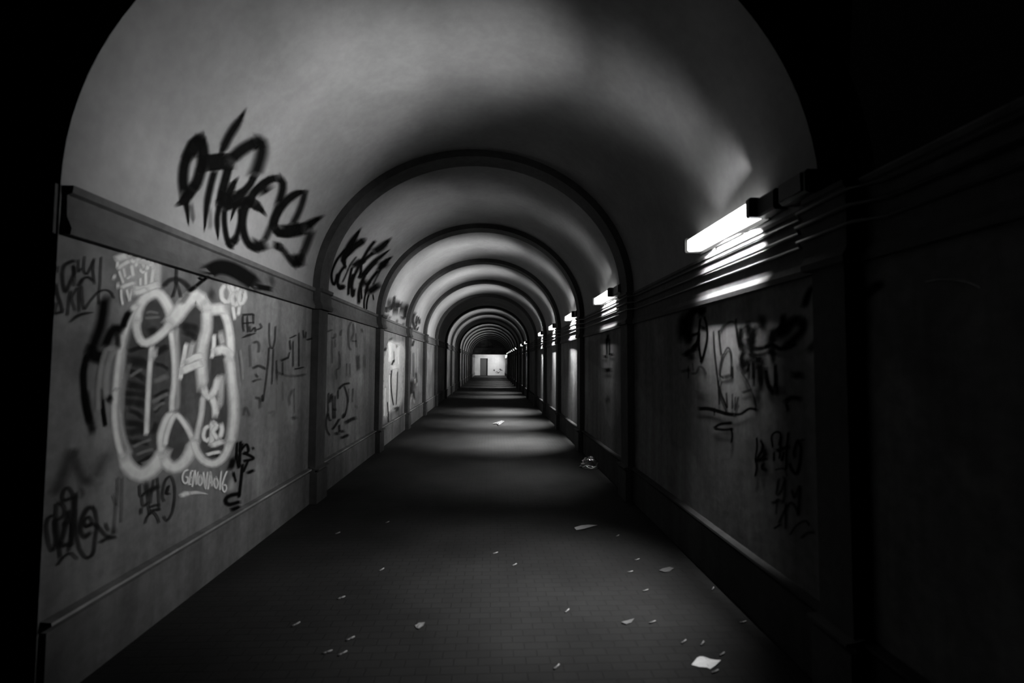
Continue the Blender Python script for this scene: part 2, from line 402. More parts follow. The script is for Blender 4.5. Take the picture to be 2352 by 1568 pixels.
class Paint:
    def __init__(s, surf): s.surf = surf; s.v = []; s.f = []; s.a = []
    def stroke(s, pts, w, soft=.55, alpha=1.0, surf=None, taper=(0, 0)):
        surf = surf or s.surf
        LIFT[surf] += .00004; e = LIFT[surf]
        w *= 1.3 if surf == 'V' else 1.12
        Q = spline(pts, max(2.0, w*.5)); n = len(Q); b = len(s.v)
        tot = max(1, n-1)
        for i, q in enumerate(Q):
            t = (Q[min(i+1, n-1)] - Q[max(i-1, 0)]); t = t.normalized() if t.length > 1e-6 else Vector((1, 0))
            nn = Vector((-t.y, t.x)); k = i/tot
            ww = w*.5
            if taper[0] and k < taper[0]: ww *= .25 + .75*k/taper[0]
            if taper[1] and k > 1-taper[1]: ww *= .25 + .75*(1-k)/taper[1]
            if i == 0: q = q - t*w*.5
            if i == n-1: q = q + t*w*.5
            ea = 0.0 if i in (0, n-1) else alpha
            for d, al in ((-1-soft, 0), (-max(.1, 1-soft), ea), (max(.1, 1-soft), ea), (1+soft, 0)):
                s.v.append(place(surf, q.x+nn.x*ww*d, q.y+nn.y*ww*d, e)); s.a.append(al)
        for i in range(n-1):
            for j in range(3): s.f.append((b+i*4+j, b+i*4+j+1, b+i*4+5+j, b+i*4+4+j))
    def fill(s, pts, alpha=1.0, soft=6, surf=None):
        surf = surf or s.surf
        LIFT[surf] += .00004; e = LIFT[surf]
        P = spline(list(pts)+[pts[0]], 6)[:-1]; n = len(P); b = len(s.v)
        c = Vector((sum(p.x for p in P)/n, sum(p.y for p in P)/n))
        for p in P:
            d = (p-c); L_ = d.length or 1
            s.v += [place(surf, *(c+d*((L_+soft)/L_)), e), place(surf, *(c+d*max(.3, (L_-soft)/L_)), e)]; s.a += [0, alpha]
        s.v.append(place(surf, c.x, c.y, e)); s.a.append(alpha); ci = len(s.v)-1
        for i in range(n):
            j = (i+1) % n
            s.f += [(b+2*i, b+2*j, b+2*j+1, b+2*i+1), (b+2*i+1, b+2*j+1, ci)]
    def build(s, mat, label=None, parent=None, name='graffiti_art', cat='graffiti'):
        me = bpy.data.meshes.new(name); me.from_pydata([tuple(v) for v in s.v], [], s.f); me.update()
        at = me.attributes.new('paint', 'FLOAT', 'POINT'); at.data.foreach_set('value', s.a)
        me.materials.append(mat)
        o = bpy.data.objects.new(name, me); COL.objects.link(o)
        if parent: o.parent = parent
        else: tag(o, label, cat)
        return o
def crop(ox, oy, sc):
    return lambda *p: [(ox + p[i]/sc, oy + p[i+1]/sc) for i in range(0, len(p), 2)]
def ell(T, cx, cy, rx, ry, n=12):
    q = []
    for i in range(n+1): q += [cx+rx*math.cos(2*math.pi*i/n), cy+ry*math.sin(2*math.pi*i/n)]
    return T(*q)

# --- big black letters on the vault of the first bay
T, s_ = crop(380, 230, 4.021), 1/4.021
g = Paint('V')
def S(w, *p, **k): g.stroke(T(*p), w*s_, **k)
S(70, 325,320, 260,400, 205,510, 172,620, 163,750, 178,870, soft=.45, taper=(.15,0))
S(38, 178,870, 195,980, 205,1060, 214,1150, taper=(0,.6))
S(75, 310,330, 345,430, 350,540, 325,650, 290,760, 240,830, soft=.4)
S(90, 290,360, 260,450, 225,520, soft=.5)
S(72, 255,810, 205,885, 165,930, 115,965, soft=.3, taper=(0,.4))
S(34, 235,960, 250,1060, 258,1130, alpha=.45, taper=(0,.3))
S(58, 735,90, 690,180, 640,250, 590,330, 545,420, 505,505, soft=.6, taper=(.35,.2))
S(118, 355,590, 470,570, 595,560, soft=.14)
S(46, 455,650, 420,780, 390,920, 372,1060, 362,1200, taper=(0,.5))
S(30, 410,1000, 415,1100, 412,1185, alpha=.3)
S(58, 590,600, 555,730, 520,860, 505,960, soft=.35)
S(36, 500,960, 480,1080, 480,1180, 487,1280, taper=(0,.4))
S(80, 600,560, 680,480, 770,420, 850,385, soft=.45)
S(78, 830,380, 885,400, 890,480, 860,600, 825,690, soft=.75)
S(48, 825,690, 780,780, 720,840, 640,880, soft=.4)
S(56, 665,720, 620,790, 585,870, 555,940, soft=.45, taper=(.4,0))
S(96, 520,975, 600,945, 680,920, 755,900, soft=.2)
S(90, 530,920, 570,930, soft=.3)
S(70, 680,980, 760,940, 830,960, soft=.25)
S(36, 545,1010, 545,1120, 560,1240, 590,1340, 620,1350, soft=.5)
S(62, 610,1330, 640,1280, soft=.4)
S(36, 640,1310, 675,1200, 695,1100, 690,990, soft=.6)
S(26, 660,960, 625,1040, 605,1110, taper=(0,.6))
S(52, 770,950, 815,860, 880,790, 960,735, 1040,715, soft=.35)
S(80, 860,850, 950,780, soft=.25)
S(52, 1040,715, 1085,770, 1075,860, 1045,960, soft=.6)
S(46, 1045,960, 1005,1080, 965,1190, 915,1300, alpha=.8, soft=.65)
S(76, 915,1330, 865,1350, 810,1330, soft=.4)
S(50, 850,1370, 780,1340, 735,1260, 715,1150, 730,1030, 770,940, soft=.45)
S(64, 820,960, 870,1000, 920,1050, soft=.4, taper=(0,.7))
S(54, 1285,840, 1220,860, 1140,910, 1070,990, 1015,1090, 1000,1170, soft=.4, taper=(.2,0))
S(44, 1290,840, 1270,930, 1230,1040, 1175,1150, alpha=.85, soft=.6)
S(56, 1000,1170, 1050,1225, 1130,1225, soft=.35)
S(92, 1060,1215, 1180,1205, 1300,1175, soft=.25)
S(60, 1290,1180, 1370,1120, 1450,1070, soft=.5, taper=(0,.7))
S(54, 1350,1210, 1310,1320, 1265,1430, 1225,1520, alpha=.8, soft=.6)
S(92, 1190,1490, 1240,1470, soft=.4)
S(42, 1215,1530, 1150,1470, 1100,1400, 1045,1340, alpha=.8, soft=.6)
S(56, 1010,1345, 1060,1350, soft=.4)
g.build(K_BLACK, 'big black brush-lettered PTBOS tag on the vault above the cornice')

# --- second bay of the vault
T, s_ = crop(740, 510, 7.468), 1/7.468; g = Paint('V')
S(34, 400,470, 280,610, 200,760, 160,900, 175,1030, 210,1070, 245,960, 260,880)
S(80, 660,110, 560,270, 460,420, 395,560, 365,660, 410,790, soft=.4, taper=(.3,.2))
S(85, 740,290, 640,360, 540,430, 450,530, 400,610, soft=.35, taper=(.1,.3))
S(38, 390,750, 310,860, 275,970, 270,1070, 310,1140, 380,1090)
S(70, 300,1120, 370,1100)
S(24, 590,590, 480,740, 420,880, 350,1030, alpha=.7)
S(72, 690,650, 610,700, 520,770)
S(32, 510,780, 485,900, 455,1080, 450,1250)
S(40, 910,320, 800,460, 690,650, 600,820, 530,980, 508,1130, 525,1270, 555,1140, soft=.6)
S(28, 530,890, 490,1010, 470,1130)
S(90, 1170,280, 1030,420, 880,520, soft=.5, taper=(.4,0))
S(46, 880,520, 760,620, 670,720)
S(34, 670,720, 665,830, 640,960)
S(52, 640,960, 750,830, 880,690, 1010,590, 1160,470, soft=.6, taper=(0,.3))
S(46, 930,670, 830,780, 730,900)
S(60, 1200,590, 1080,690, 960,830, soft=.5, taper=(.4,0))
S(40, 960,830, 850,970, 780,1090, 755,1200)
S(95, 1010,760, 1080,700)
S(26, 1000,820, 935,950, 870,1070, alpha=.7)
S(80, 690,1080, 770,1010)
S(46, 740,870, 680,1040, 635,1200, 630,1400)
S(85, 770,1210, 870,1150, 980,1060, soft=.5)
S(22, 670,1120, 680,1320); S(22, 750,1190, 722,1350, 720,1500); S(22, 800,1240, 768,1380, 762,1500); S(18, 870,1240, 885,1340)
g.build(K_BLACK, 'black slanted letters with drips on the second vault bay')

# --- third / fourth bay of the vault
T, s_ = crop(850, 640, 9.8), 1/9.8; g = Paint('V')
S(95, 320,700, 400,690, soft=.25)
for p in ((440,450, 425,650), (490,600, 440,690)): S(80, *p, alpha=.8)
S(42, 555,390, 520,540, 470,700)
S(100, 600,500, 575,620, 580,790, soft=.3); S(60, 680,530, 650,640); S(125, 770,570, 740,780, soft=.25); S(60, 835,600, 800,760, 780,900)
S(60, 560,600, 680,600, soft=.3)
for p in ((330,790, 340,850), (400,790, 380,870), (450,840, 430,920), (600,920, 610,990), (750,1000, 740,1050), (680,870, 760,880)): S(44, *p, alpha=.7)
g.build(K_DARK, 'blocky black tag on the third vault bay just above the cornice')
g = Paint('V')
S(56, 1010,760, 970,860, 960,960, 1000,1080, 1025,1180); S(24, 1060,830, 1035,930, 1030,1010); S(26, 1100,850, 1060,960, 1040,1080)
S(40, 1110,900, 1110,1020); S(24, 1090,1080, 1060,1170)
g.build(K_DARK, 'small black scribble on the fourth vault bay, beyond the blocky tag')

# --- the outlined piece on the first panel
T, s_ = crop(240, 660, 3.409), 1/3.409
root = bpy.data.objects.new('graffiti_art', None); COL.objects.link(root); root.location = (-HW, 3.2, 1.5)
tag(root, 'large bubble-letter piece with pale outline and dark scribbled filling on the first panel', 'graffiti')
def hang(o, r):
    o.parent = r; o.matrix_parent_inverse = Matrix.Translation(-r.location); return o
g = Paint('L')
g.fill(T(250,210, 340,110, 430,120, 490,260, 520,330, 540,480, 560,700, 560,960, 460,1080, 420,1250, 400,1360, 300,1410, 210,1320, 150,1150, 130,950, 140,700, 190,450), .95)
g.fill(T(590,260, 690,140, 760,160, 780,280, 750,480, 740,650, 760,800, 740,980, 720,1150, 660,1040, 580,970, 560,760, 570,500), .8)
g.fill(T(850,240, 900,190, 950,230, 970,400, 985,700, 1000,1000, 980,1180, 900,1330, 820,1330, 750,1230, 760,1000, 790,860, 830,700, 840,460), .8)
g.fill(T(520,1060, 570,1020, 640,1110, 680,1190, 620,1300, 560,1350, 480,1280, 490,1150), .9)
hang(g.build(K_FILL, parent=root, name='filling'), root)
g = Paint('L')                                                        # scribble in the filling
for i, (x0, y0, x1, y1, w) in enumerate(((190,500, 330,460, 26), (190,580, 340,600, 60), (170,650, 320,720, 36), (180,760, 330,800, 46), (150,830, 330,850, 40), (160,900, 330,920, 50), (190,960, 300,1020, 30),
      (170,1060, 320,1090, 40), (180,1140, 330,1120, 44), (200,1210, 340,1220, 30), (400,520, 500,460, 40), (400,600, 500,640, 24), (390,860, 500,800, 22), (400,980, 470,840, 24), (400,1060, 380,1140, 30), (270,1380, 400,1300, 26), (600,300, 740,330, 44), (620,350, 720,390, 40), (360,350, 400,340, 50), (850,900, 960,760, 30), (820,1300, 900,1310, 40))):
    S(w, x0, y0, (x0+x1)/2+8, (y0+y1)/2-8, x1, y1, alpha=.8)
hang(g.build(K_DARK, parent=root, name='scribble'), root)
g = Paint('L')
for p, w in (((200,700, 240,670, 290,640), 22), ((390,740, 430,720, 490,690), 34), ((370,900, 430,865, 500,830), 26), ((390,960, 430,920, 470,900), 20), ((220,1250, 280,1220, 360,1190), 20), ((250,1310, 310,1285, 380,1265), 20), ((290,1380, 340,1360, 400,1330), 18), ((320,240, 390,235, 430,230), 18), ((330,200, 360,190, 420,200), 16)):
    S(w, *p, alpha=.6)
hang(g.build(K_PALE, parent=root, name='highlight'), root)
g = Paint('L')                                                        # outline
S(64, 250,300, 262,180, 310,90, 380,45, 440,60, 500,150, 530,240, soft=.5)
S(52, 530,260, 480,330, 400,400, 330,435, 280,410, 252,330, 250,250, soft=.5)
S(44, 250,130, 200,230, 160,340, 130,480, 105,640, 90,800, soft=.6)
S(42, 90,800, 80,950, 85,1090, 110,1230, 150,1350, soft=.6)
S(34, 150,500, 140,700, 125,900, 130,1060, 160,1200, 210,1310, alpha=.45, soft=.8)
S(92, 140,1330, 200,1420, 280,1465, 360,1430, 430,1350, 460,1280, soft=.45)
S(46, 450,1300, 440,1200, 450,1120, 500,1010, 560,990, soft=.6); S(34, 470,1240, 490,1140, 530,1030, 570,1000, 640,1090, 690,1190)
S(72, 450,1330, 510,1400, 580,1400, 650,1330, 700,1200, soft=.5)
S(48, 690,1180, 720,1280, 770,1350, 840,1380, 900,1360, 950,1300, 985,1200, soft=.5)
S(60, 985,1220, 1010,1050, 1010,900, 1000,760, 985,600, 965,520, soft=.7, alpha=.85)
S(52, 985,560, 985,420, 965,280, 930,190, 890,160, 830,200, soft=.5)
S(92, 520,280, 580,200, 650,110, 720,70, 790,130, soft=.45); S(70, 780,130, 830,170, 960,160, soft=.5)
S(66, 800,170, 800,320, 770,440, 755,560, 760,680, 770,790, soft=.6, alpha=.9)
S(46, 770,780, 800,845, 830,850, 870,790, 890,700, soft=.5); S(44, 840,860, 865,930, 870,1010, soft=.5); S(44, 920,690, 910,820, 900,940, alpha=.5)
S(36, 770,850, 760,980, 740,1080, 715,1200, soft=.6, alpha=.8)
S(36, 520,340, 535,460, 548,600, 545,760, 530,880, 530,970, soft=.6); S(30, 560,330, 575,600, 570,960, alpha=.4, soft=.8)
S(32, 370,460, 355,620, 345,780, 335,980, 328,1150, soft=.6); S(44, 390,480, 380,560, alpha=.6)
hang(g.build(K_WHITE, parent=root, name='outline'), root)
g = Paint('L')
S(30, 640,440, 615,580, 592,720, soft=.4); S(40, 690,430, 660,560, 630,610, alpha=.6); S(50, 600,660, 680,620, 770,590, soft=.35); S(44, 640,590, 700,550, 780,530, soft=.4)
S(26, 858,370, 855,460, 842,550); S(40, 905,350, 930,450, alpha=.6); S(60, 870,510, 920,485, 980,510, soft=.4)
hang(g.build(K_WHITE, parent=root, name='lettering'), root)

def tagpiece(surf, tr, mat, label, strokes, fills=(), name='graffiti_art', parent=None):
    global T, s_, g
    T, s_ = crop(*tr), 1/tr[2]; g = Paint(surf)
    for f_, al in fills: g.fill(T(*f_), al)
    for st in strokes:
        kw = st[2] if len(st) > 2 else {}
        S(st[0], *st[1], **kw)
    return g.build(mat, label, name=name)
H = lambda a: {'alpha': a}
tagpiece('L', (240, 660, 3.409), K_WHITE, 'small white CRI scrawl inside the lower corner of the bubble-letter piece', [
    (26, (820,1080, 785,1110, 775,1170, 800,1200, 830,1170)), (34, (840,1050, 845,1130, 835,1230)), (30, (850,1060, 880,1080, 850,1130, 890,1190)),
    (30, (910,1070, 920,1110, 905,1180)), (36, (835,1240, 880,1220, 930,1200)), (22, (800,1310, 850,1295, 910,1285))])
tagpiece('L', (250, 560, 9.8), K_WHITE, 'white three-line block of lettering under the cornice above the bubble piece', [
    (130, (160,350, 290,300, 430,250)), (80, (200,560, 330,460, 480,370)), (60, (200,380, 190,530)), (75, (470,300, 560,170, 700,180, 690,330, 560,400, 480,340)),
    (70, (700,200, 660,340, 600,520)), (80, (700,200, 840,240, 810,340, 720,420)), (60, (750,420, 800,540)), (70, (850,600, 900,430, 950,260, 1010,600)), (60, (880,470, 1000,470)),
    (55, (230,600, 280,750, 330,890)), (55, (330,540, 370,760)), (50, (400,790, 470,740, 540,700)), (70, (510,470, 550,740)), (60, (690,560, 760,640, 850,610)), (50, (710,760, 710,960)),
    (60, (830,620, 830,970)), (75, (1010,540, 960,900)), (130, (1090,340, 1080,880), H(.5)), (75, (270,990, 400,930, 600,870)), (50, (275,1010, 285,1200, 315,1370)), (50, (400,1020, 430,1150, 465,1280)),
    (44, (465,1280, 490,1150, 520,1010)), (130, (540,1010, 800,1010, 1130,900), {'soft': .4}), (100, (540,1110, 700,1080, 860,1010)), (70, (125,690, 112,800)), (70, (190,880, 215,990)), (120, (620,380, 820,420, 1000,380), H(.5))],
    [((140,340, 300,260, 560,150, 860,210, 1120,250, 1160,500, 1150,900, 1000,1000, 700,1120, 500,1180, 300,1050, 270,800, 200,560), .4)])
tagpiece('L', (60, 560, 3.92), K_WHITE, 'white rounded numerals beside the upper corner of the bubble piece', [
    (34, (1800,360, 1760,420, 1770,500, 1820,520, 1850,440, 1810,360)), (34, (1880,340, 1850,390, 1880,430, 1910,390, 1880,340)), (34, (1880,430, 1850,490, 1880,550, 1920,500, 1880,430)),
    (34, (1950,400, 1920,470, 1930,540, 1970,480, 1950,400)), (26, (1860,560, 1880,680)), (26, (1920,560, 1910,640)), (220, (1790,450, 1930,470), {'alpha': .35, 'soft': .8})])
tagpiece('L', (380, 1060, 10.69), K_WHITE, 'white GENOVA016 lettering with an underline below the bubble piece', [
    (42, (560,190, 470,240, 425,340, 425,460, 480,530, 545,490, 550,390, 490,380)), (40, (630,230, 600,400, 570,570)), (34, (625,235, 690,215)), (34, (600,395, 655,380)), (34, (572,560, 640,550)), (38, (725,210, 690,400, 660,620)), (38, (725,210, 745,400, 760,560)), (34, (760,560, 785,400, 800,240)),
    (40, (870,320, 815,400, 810,520, 850,580, 905,480, 870,320)), (40, (930,250, 955,450, 985,660, 1010,450, 1035,250)), (40, (1045,680, 1080,450, 1105,250, 1130,430, 1145,600)), (34, (1060,520, 1145,510)),
    (38, (1240,370, 1190,480, 1210,600, 1250,650, 1295,520, 1240,370)), (38, (1370,230, 1350,460, 1340,700)), (38, (1510,230, 1440,400, 1400,560, 1410,690, 1455,740, 1500,660, 1480,570, 1420,590)),
    (120, (1640,420, 1620,580, 1590,730), {'alpha': .4, 'soft': .7}), (100, (380,850, 480,790, 620,770), {'taper': (0, .3)}), (70, (600,775, 760,755, 1030,790), {'taper': (0, .6), 'alpha': .8}), (160, (560,440, 900,450, 1300,540), {'alpha': .35, 'soft': .7})])
tagpiece('L', (90, 560, 7.84), K_DARK, 'thin dark two-line scrawl at the upper edge of the first panel near the tunnel mouth', [
    (26, (350,400, 330,520)), (50, (660,300, 560,330, 460,400, 430,560, 450,760, 490,860, 560,720, 640,520, 620,380)), (24, (640,400, 650,600, 630,760)),
    (28, (720,280, 715,400, 725,500, 770,430)), (28, (830,220, 815,380, 820,500, 870,540, 930,440, 985,300)), (30, (1000,260, 980,480, 1010,730)), (24, (1130,230, 1115,450, 1105,700, 1085,900, 1085,1090)),
    (46, (310,720, 340,900, 400,1080, 440,1220)), (40, (440,1220, 350,1240, 270,1270)), (30, (330,1050, 290,1240)), (30, (710,780, 610,930, 600,1010, 660,1200)), (34, (580,840, 550,1000, 520,1290)),
    (36, (790,650, 735,850, 730,1230)), (28, (780,760, 790,1000, 825,1170, 920,1040, 1060,880, 1180,830, 1290,860, 1360,980)), (34, (700,760, 800,630, 900,600, 990,670)), (44, (565,1410, 680,1310, 800,1260, 980,1230), {'taper': (.3, .3)})])
tagpiece('L', (60, 560, 3.92), K_BLACK, 'broad black strokes partly covered by the edge of the bubble piece', [
    (74, (715,480, 700,620, 670,760, 620,900, 590,970), {'soft': .8}), (100, (560,980, 640,1010, 690,1020), {'soft': .5}), (46, (560,990, 525,1150, 530,1330, 550,1480, 580,1600), {}),
    (56, (540,1340, 570,1530, 610,1700), {'alpha': .8}), (44, (940,600, 900,680, 870,770)), (60, (870,770, 800,760, 750,840, 715,930), {'soft': .6}), (26, (680,1300, 695,1450, 720,1640)), (50, (740,1380, 770,1400)), (40, (820,780, 840,940), H(.7))])
tagpiece('L', (60, 560, 3.92), K_PALE, 'pale twin curved strokes beside the outer edge of the bubble piece', [
    (40, (720,950, 680,1100, 655,1300, 650,1500)), (44, (800,930, 740,1080, 715,1250, 720,1380)), (40, (720,960, 790,930)), (34, (930,1080, 880,1300, 870,1500), H(.5))])
tagpiece('L', (90, 1080, 6.918), K_DARK, 'heavy black looping tag low on the first panel near the tunnel mouth', [
    (40, (400,500, 380,420, 410,310, 470,270, 530,340, 550,410)), (44, (410,475, 480,450, 600,410)), (44, (600,340, 590,600, 590,850, 610,1050, 660,1250, 740,1370, 810,1370, 870,1300, 905,1050, 930,850, 900,650, 850,560)),
    (60, (850,570, 780,600, 710,720, 670,870, 680,980, 740,1050, 830,970)), (36, (730,880, 740,780, 800,735, 850,810, 800,880, 740,890)), (44, (740,880, 870,850, 960,900, 1060,1020, 1150,1050)), (44, (980,1140, 1080,1080, 1230,1050), {'soft': .7}),
    (36, (1060,830, 1110,960)), (90, (1180,940, 1220,980), H(.6)), (44, (260,700, 160,750, 125,900, 150,1080, 190,1230, 230,1260, 280,1150, 260,900, 260,760)), (44, (290,510, 280,720, 300,950, 330,1200, 345,1380)), (40, (310,500, 400,560, 410,700, 300,790)),
    (56, (480,620, 450,800, 400,1000, 350,1180)), (44, (480,650, 530,830, 520,1050, 480,1280)), (56, (570,420, 560,700, 550,950, 530,1200)), (60, (320,1190, 420,1180, 530,1160)), (56, (400,870, 480,800), {}), (34, (300,1500, 400,1370, 510,1310, 620,1400)), (60, (640,250, 700,330, 700,420), H(.5))])
tagpiece('L', (90, 1080, 6.918), K_FAINT, 'faint zigzag and thin vertical drips above the heavy looping tag', [
    (30, (1255,100, 1250,400, 1215,700, 1195,1000)), (26, (1180,380, 1230,560)), (26, (1330,100, 1320,500, 1310,830)), (120, (240,380, 330,240, 420,0, 500,-250, 560,-330), {'soft': .9}), (120, (570,-320, 620,-60, 720,140, 860,160), {'soft': .9}), (120, (900,120, 1000,-100, 1100,-280), {'soft': .9, 'alpha': .7})])
tagpiece('L', (90, 1080, 6.918), K_DARK, 'thin black tag ending in a circled mark, under the bubble piece', [
    (26, (1605,220, 1610,370, 1640,410, 1700,330)), (24, (1640,420, 1650,530, 1690,560, 1730,500)), (70, (1710,190, 1740,380)), (30, (1740,300, 1740,500, 1765,700)), (60, (1770,330, 1840,280, 1910,240)), (26, (1830,140, 1800,330, 1775,530)),
    (26, (1885,110, 1900,300, 1915,640)), (36, (1770,580, 1850,550, 1930,540)), (36, (1780,640, 1860,620, 1930,610)), (26, (1690,840, 1730,730, 1810,660, 1880,730, 1915,830)),
    (28, (2000,490, 1970,420, 1980,280, 2020,150, 2090,90, 2140,170, 2165,330, 2150,520, 2110,690, 2040,790, 1980,720)), (26, (2040,370, 2070,240, 2030,350, 2090,370)), (30, (1630,590, 1630,690))])
tagpiece('L', (60, 900, 3.92), K_BLACK, 'small spiky black tag above the skirting past the GENOVA016 lettering', [
    (16, (1905,450, 1895,600)), (18, (1955,460, 1930,530, 1985,470, 2005,530, 1955,560)), (20, (1960,540, 2050,595, 1960,620)), (44, (1875,590, 1845,690)), (22, (1900,560, 1920,680)), (18, (1935,440, 1925,680)), (16, (1870,720, 1890,810)), (20, (1955,640, 1935,830, 1920,950)),
    (28, (1925,910, 1830,935, 1800,975, 1830,1010, 1930,985)), (30, (1850,1060, 1930,1030)), (24, (1995,730, 2055,700)), (16, (2000,620, 1960,720)), (18, (2040,500, 2055,510))])
tagpiece('L', (60, 560, 3.92), K_DARK, 'dark umbrella-shaped mark between the two top lobes of the bubble piece', [
    (18, (1362,210, 1357,330)), (34, (1240,385, 1290,335, 1350,315, 1420,340, 1480,400)), (18, (1360,330, 1350,400, 1325,480)), (18, (1350,330, 1380,400, 1400,480)), (40, (1470,440, 1400,540), H(.6)), (60, (1660,440, 1690,460), H(.6))])
# black brush arc running over the cornice
T, s_ = crop(60, 560, 3.92), 1/3.92; g = Paint('C')
S(112, 1630,262, 1720,212, 1810,212, 1900,247, 1990,305, 2070,362, soft=.3); S(40, 2080,385, 2150,395, 2215,405, soft=.4)
S(26, 1650,290, 1590,330, 1530,380, soft=.5); S(30, 1530,380, 1470,430, soft=.6, surf='L'); S(40, 2200,290, 2235,370, alpha=.4)
g.build(K_BLACK, 'short black brush arc painted across the cornice above the bubble piece')
# right hand part of the first panel
tagpiece('L', (540, 700, 5.226), K_DARK, 'thin dark tags and long drips crowding the first panel beside its dark pilaster', [
    (22, (90,120, 160,115, 230,110)), (16, (95,130, 100,230, 110,320)), (16, (225,110, 225,230)), (14, (150,130, 160,330)), (14, (100,220, 220,210)), (16, (180,250, 190,320, 240,270, 250,330)), (16, (300,220, 320,270, 260,300)), (26, (90,395, 160,365, 250,340), {'taper': (.4, .4)}),
    (12, (415,210, 415,400, 430,500, 455,520, 480,430, 490,250)), (14, (415,500, 400,700, 370,950, 340,1150)), (12, (465,520, 455,760, 445,960)), (12, (500,660, 510,960)), (22, (555,670, 600,650, 640,630)), (12, (660,560, 640,640)), (10, (575,680, 575,840)), (12, (575,920, 575,1150)),
    (14, (715,770, 770,760, 830,745)), (12, (700,430, 700,740)), (12, (770,330, 770,740)), (12, (820,300, 830,400)), (12, (855,320, 850,400)), (18, (860,420, 950,395)), (14, (660,400, 740,360)), (16, (660,420, 670,540)), (24, (220,460, 260,440, 290,470, 290,570), H(.7)), (20, (180,480, 190,740), H(.5)),
    (26, (220,760, 290,730, 380,770), H(.8)), (22, (220,920, 260,900, 320,890)), (20, (250,830, 280,870), {}), (22, (330,1080, 340,1160)), (24, (250,1110, 300,1130, 300,1240), H(.8)), (30, (690,1010, 650,1120, 660,1200), H(.5)), (40, (690,1370, 730,1340), H(.7)), (26, (400,1300, 470,1280, 460,1340), H(.6)),
    (26, (100,1330, 130,1230, 180,1330), H(.5)), (24, (500,800, 620,850, 760,850, 850,830), H(.5)), (12, (500,1000, 500,1300), H(.5)), (12, (710,1000, 715,1300), H(.5))])
tagpiece('L', (540, 700, 5.226), K_COVER, 'pale rolled-on paint patch with a slanted lower edge on the first panel', [
    (26, (60,540, 80,700, 95,900), H(.9)), (26, (10,560, 40,800, 60,1000), H(.6))],
    [((520,880, 640,850, 700,900, 690,1000, 640,1100, 640,1300, 560,1420, 450,1500, 380,1480, 380,1300, 430,1100, 450,950), .8), ((250,880, 320,880, 340,1000, 300,1080, 230,1060), .5), ((200,1150, 280,1150, 290,1300, 210,1330), .4)])
# second panel
tagpiece('L', (740, 720, 4.9), K_DARK, 'dark looping tag with dots low on the second panel', [
    (20, (190,850, 240,800, 310,780), {}), (14, (180,860, 180,960)), (12, (250,810, 280,900, 290,1000, 265,1130, 230,1180)), (20, (200,1180, 150,1260, 120,1300)), (12, (75,890, 70,1000, 70,1100, 50,1200, 55,1300, 90,1370)), (20, (110,900, 90,1000)), (22, (130,1080, 160,1075)),
    (14, (70,1120, 90,1200, 105,1190)), (14, (120,920, 130,1180)), (26, (250,1120, 240,1170)), (34, (265,1230, 320,1195, 380,1170), {'soft': .4}), (30, (145,1355, 190,1340)), (30, (215,1330, 245,1315)), (26, (215,1400, 300,1360)), (16, (195,1250, 200,1330), {}), (12, (350,840, 340,1000), H(.7)), (12, (150,920, 150,1180)), (10, (300,840, 300,1000), H(.6))])
tagpiece('L', (740, 720, 4.9), K_FAINT, 'faint smeared letters high on the second panel', [
    (14, (40,210, 120,180)), (20, (110,280, 150,260, 150,220)), (12, (115,300, 115,560)), (12, (150,290, 150,380)), (16, (220,180, 210,250)), (16, (330,90, 300,180, 305,360, 330,410)), (16, (350,110, 360,200, 330,300)), (14, (380,220, 390,380)), (14, (330,310, 390,310)), (20, (440,170, 460,210)),
    (12, (190,420, 200,480, 200,600, 170,630)), (34, (402,470, 412,630), {'soft': .4, 'alpha': 1}), (30, (470,470, 480,600), H(.5)), (10, (280,560, 280,700)), (10, (165,620, 165,740)), (10, (315,560, 320,720)), (26, (370,1040, 400,1060), H(.6)), (300, (110,620, 100,760), {'alpha': .25, 'soft': .8})])
# third panel: pale patch with runs
tagpiece('L', (860, 740, 6.03), K_WHITE, 'tall pale paint patch with long runs on the third panel', [
    (44, (210,270, 215,420, 210,560), {}), (30, (330,330, 330,640), H(.7)), (26, (150,900, 140,1300)), (26, (210,720, 205,1240)), (60, (220,640, 320,600), H(.7))],
    [((150,400, 210,270, 300,280, 420,330, 415,700, 400,1050, 330,1180, 220,1240, 140,1340, 115,1200, 105,900, 112,650, 130,480), .62)])
tagpiece('L', (860, 740, 6.03), K_DARK, 'dark drips over the tall pale patch on the third panel', [
    (16, (240,660, 228,800, 240,1000, 265,1150)), (16, (320,680, 315,900, 300,1150), H(.8)), (14, (180,1100, 190,1240, 200,1400)), (26, (160,350, 140,400)), (22, (270,520, 240,590)), (30, (270,1200, 330,1180, 300,1240), H(.8)), (14, (270,400, 275,560), H(.6)), (24, (210,250, 250,210), H(.6)), (20, (310,310, 310,350), H(.7))])
tagpiece('L', (860, 740, 6.03), K_DARK, 'dark smear with vertical runs on the fourth panel', [
    (60, (520,800, 510,920, 500,1040), {'soft': .7}), (24, (550,250, 530,330)), (18, (500,400, 495,720), H(.6)), (18, (540,420, 540,760), H(.6)), (20, (580,700, 590,840), H(.7)), (20, (545,950, 560,1080), H(.7)), (30, (500,160, 510,330), H(.6))])
tagpiece('L', (860, 740, 6.03), K_PALE, 'small pale drips and a leaning stroke low on the fourth panel', [
    (22, (520,990, 500,1080, 470,1180)), (22, (560,780, 565,840)), (22, (590,850, 590,880)), (26, (540,1060, 555,1130)), (14, (570,420, 570,640), H(.6)), (14, (600,360, 600,640), H(.6))])

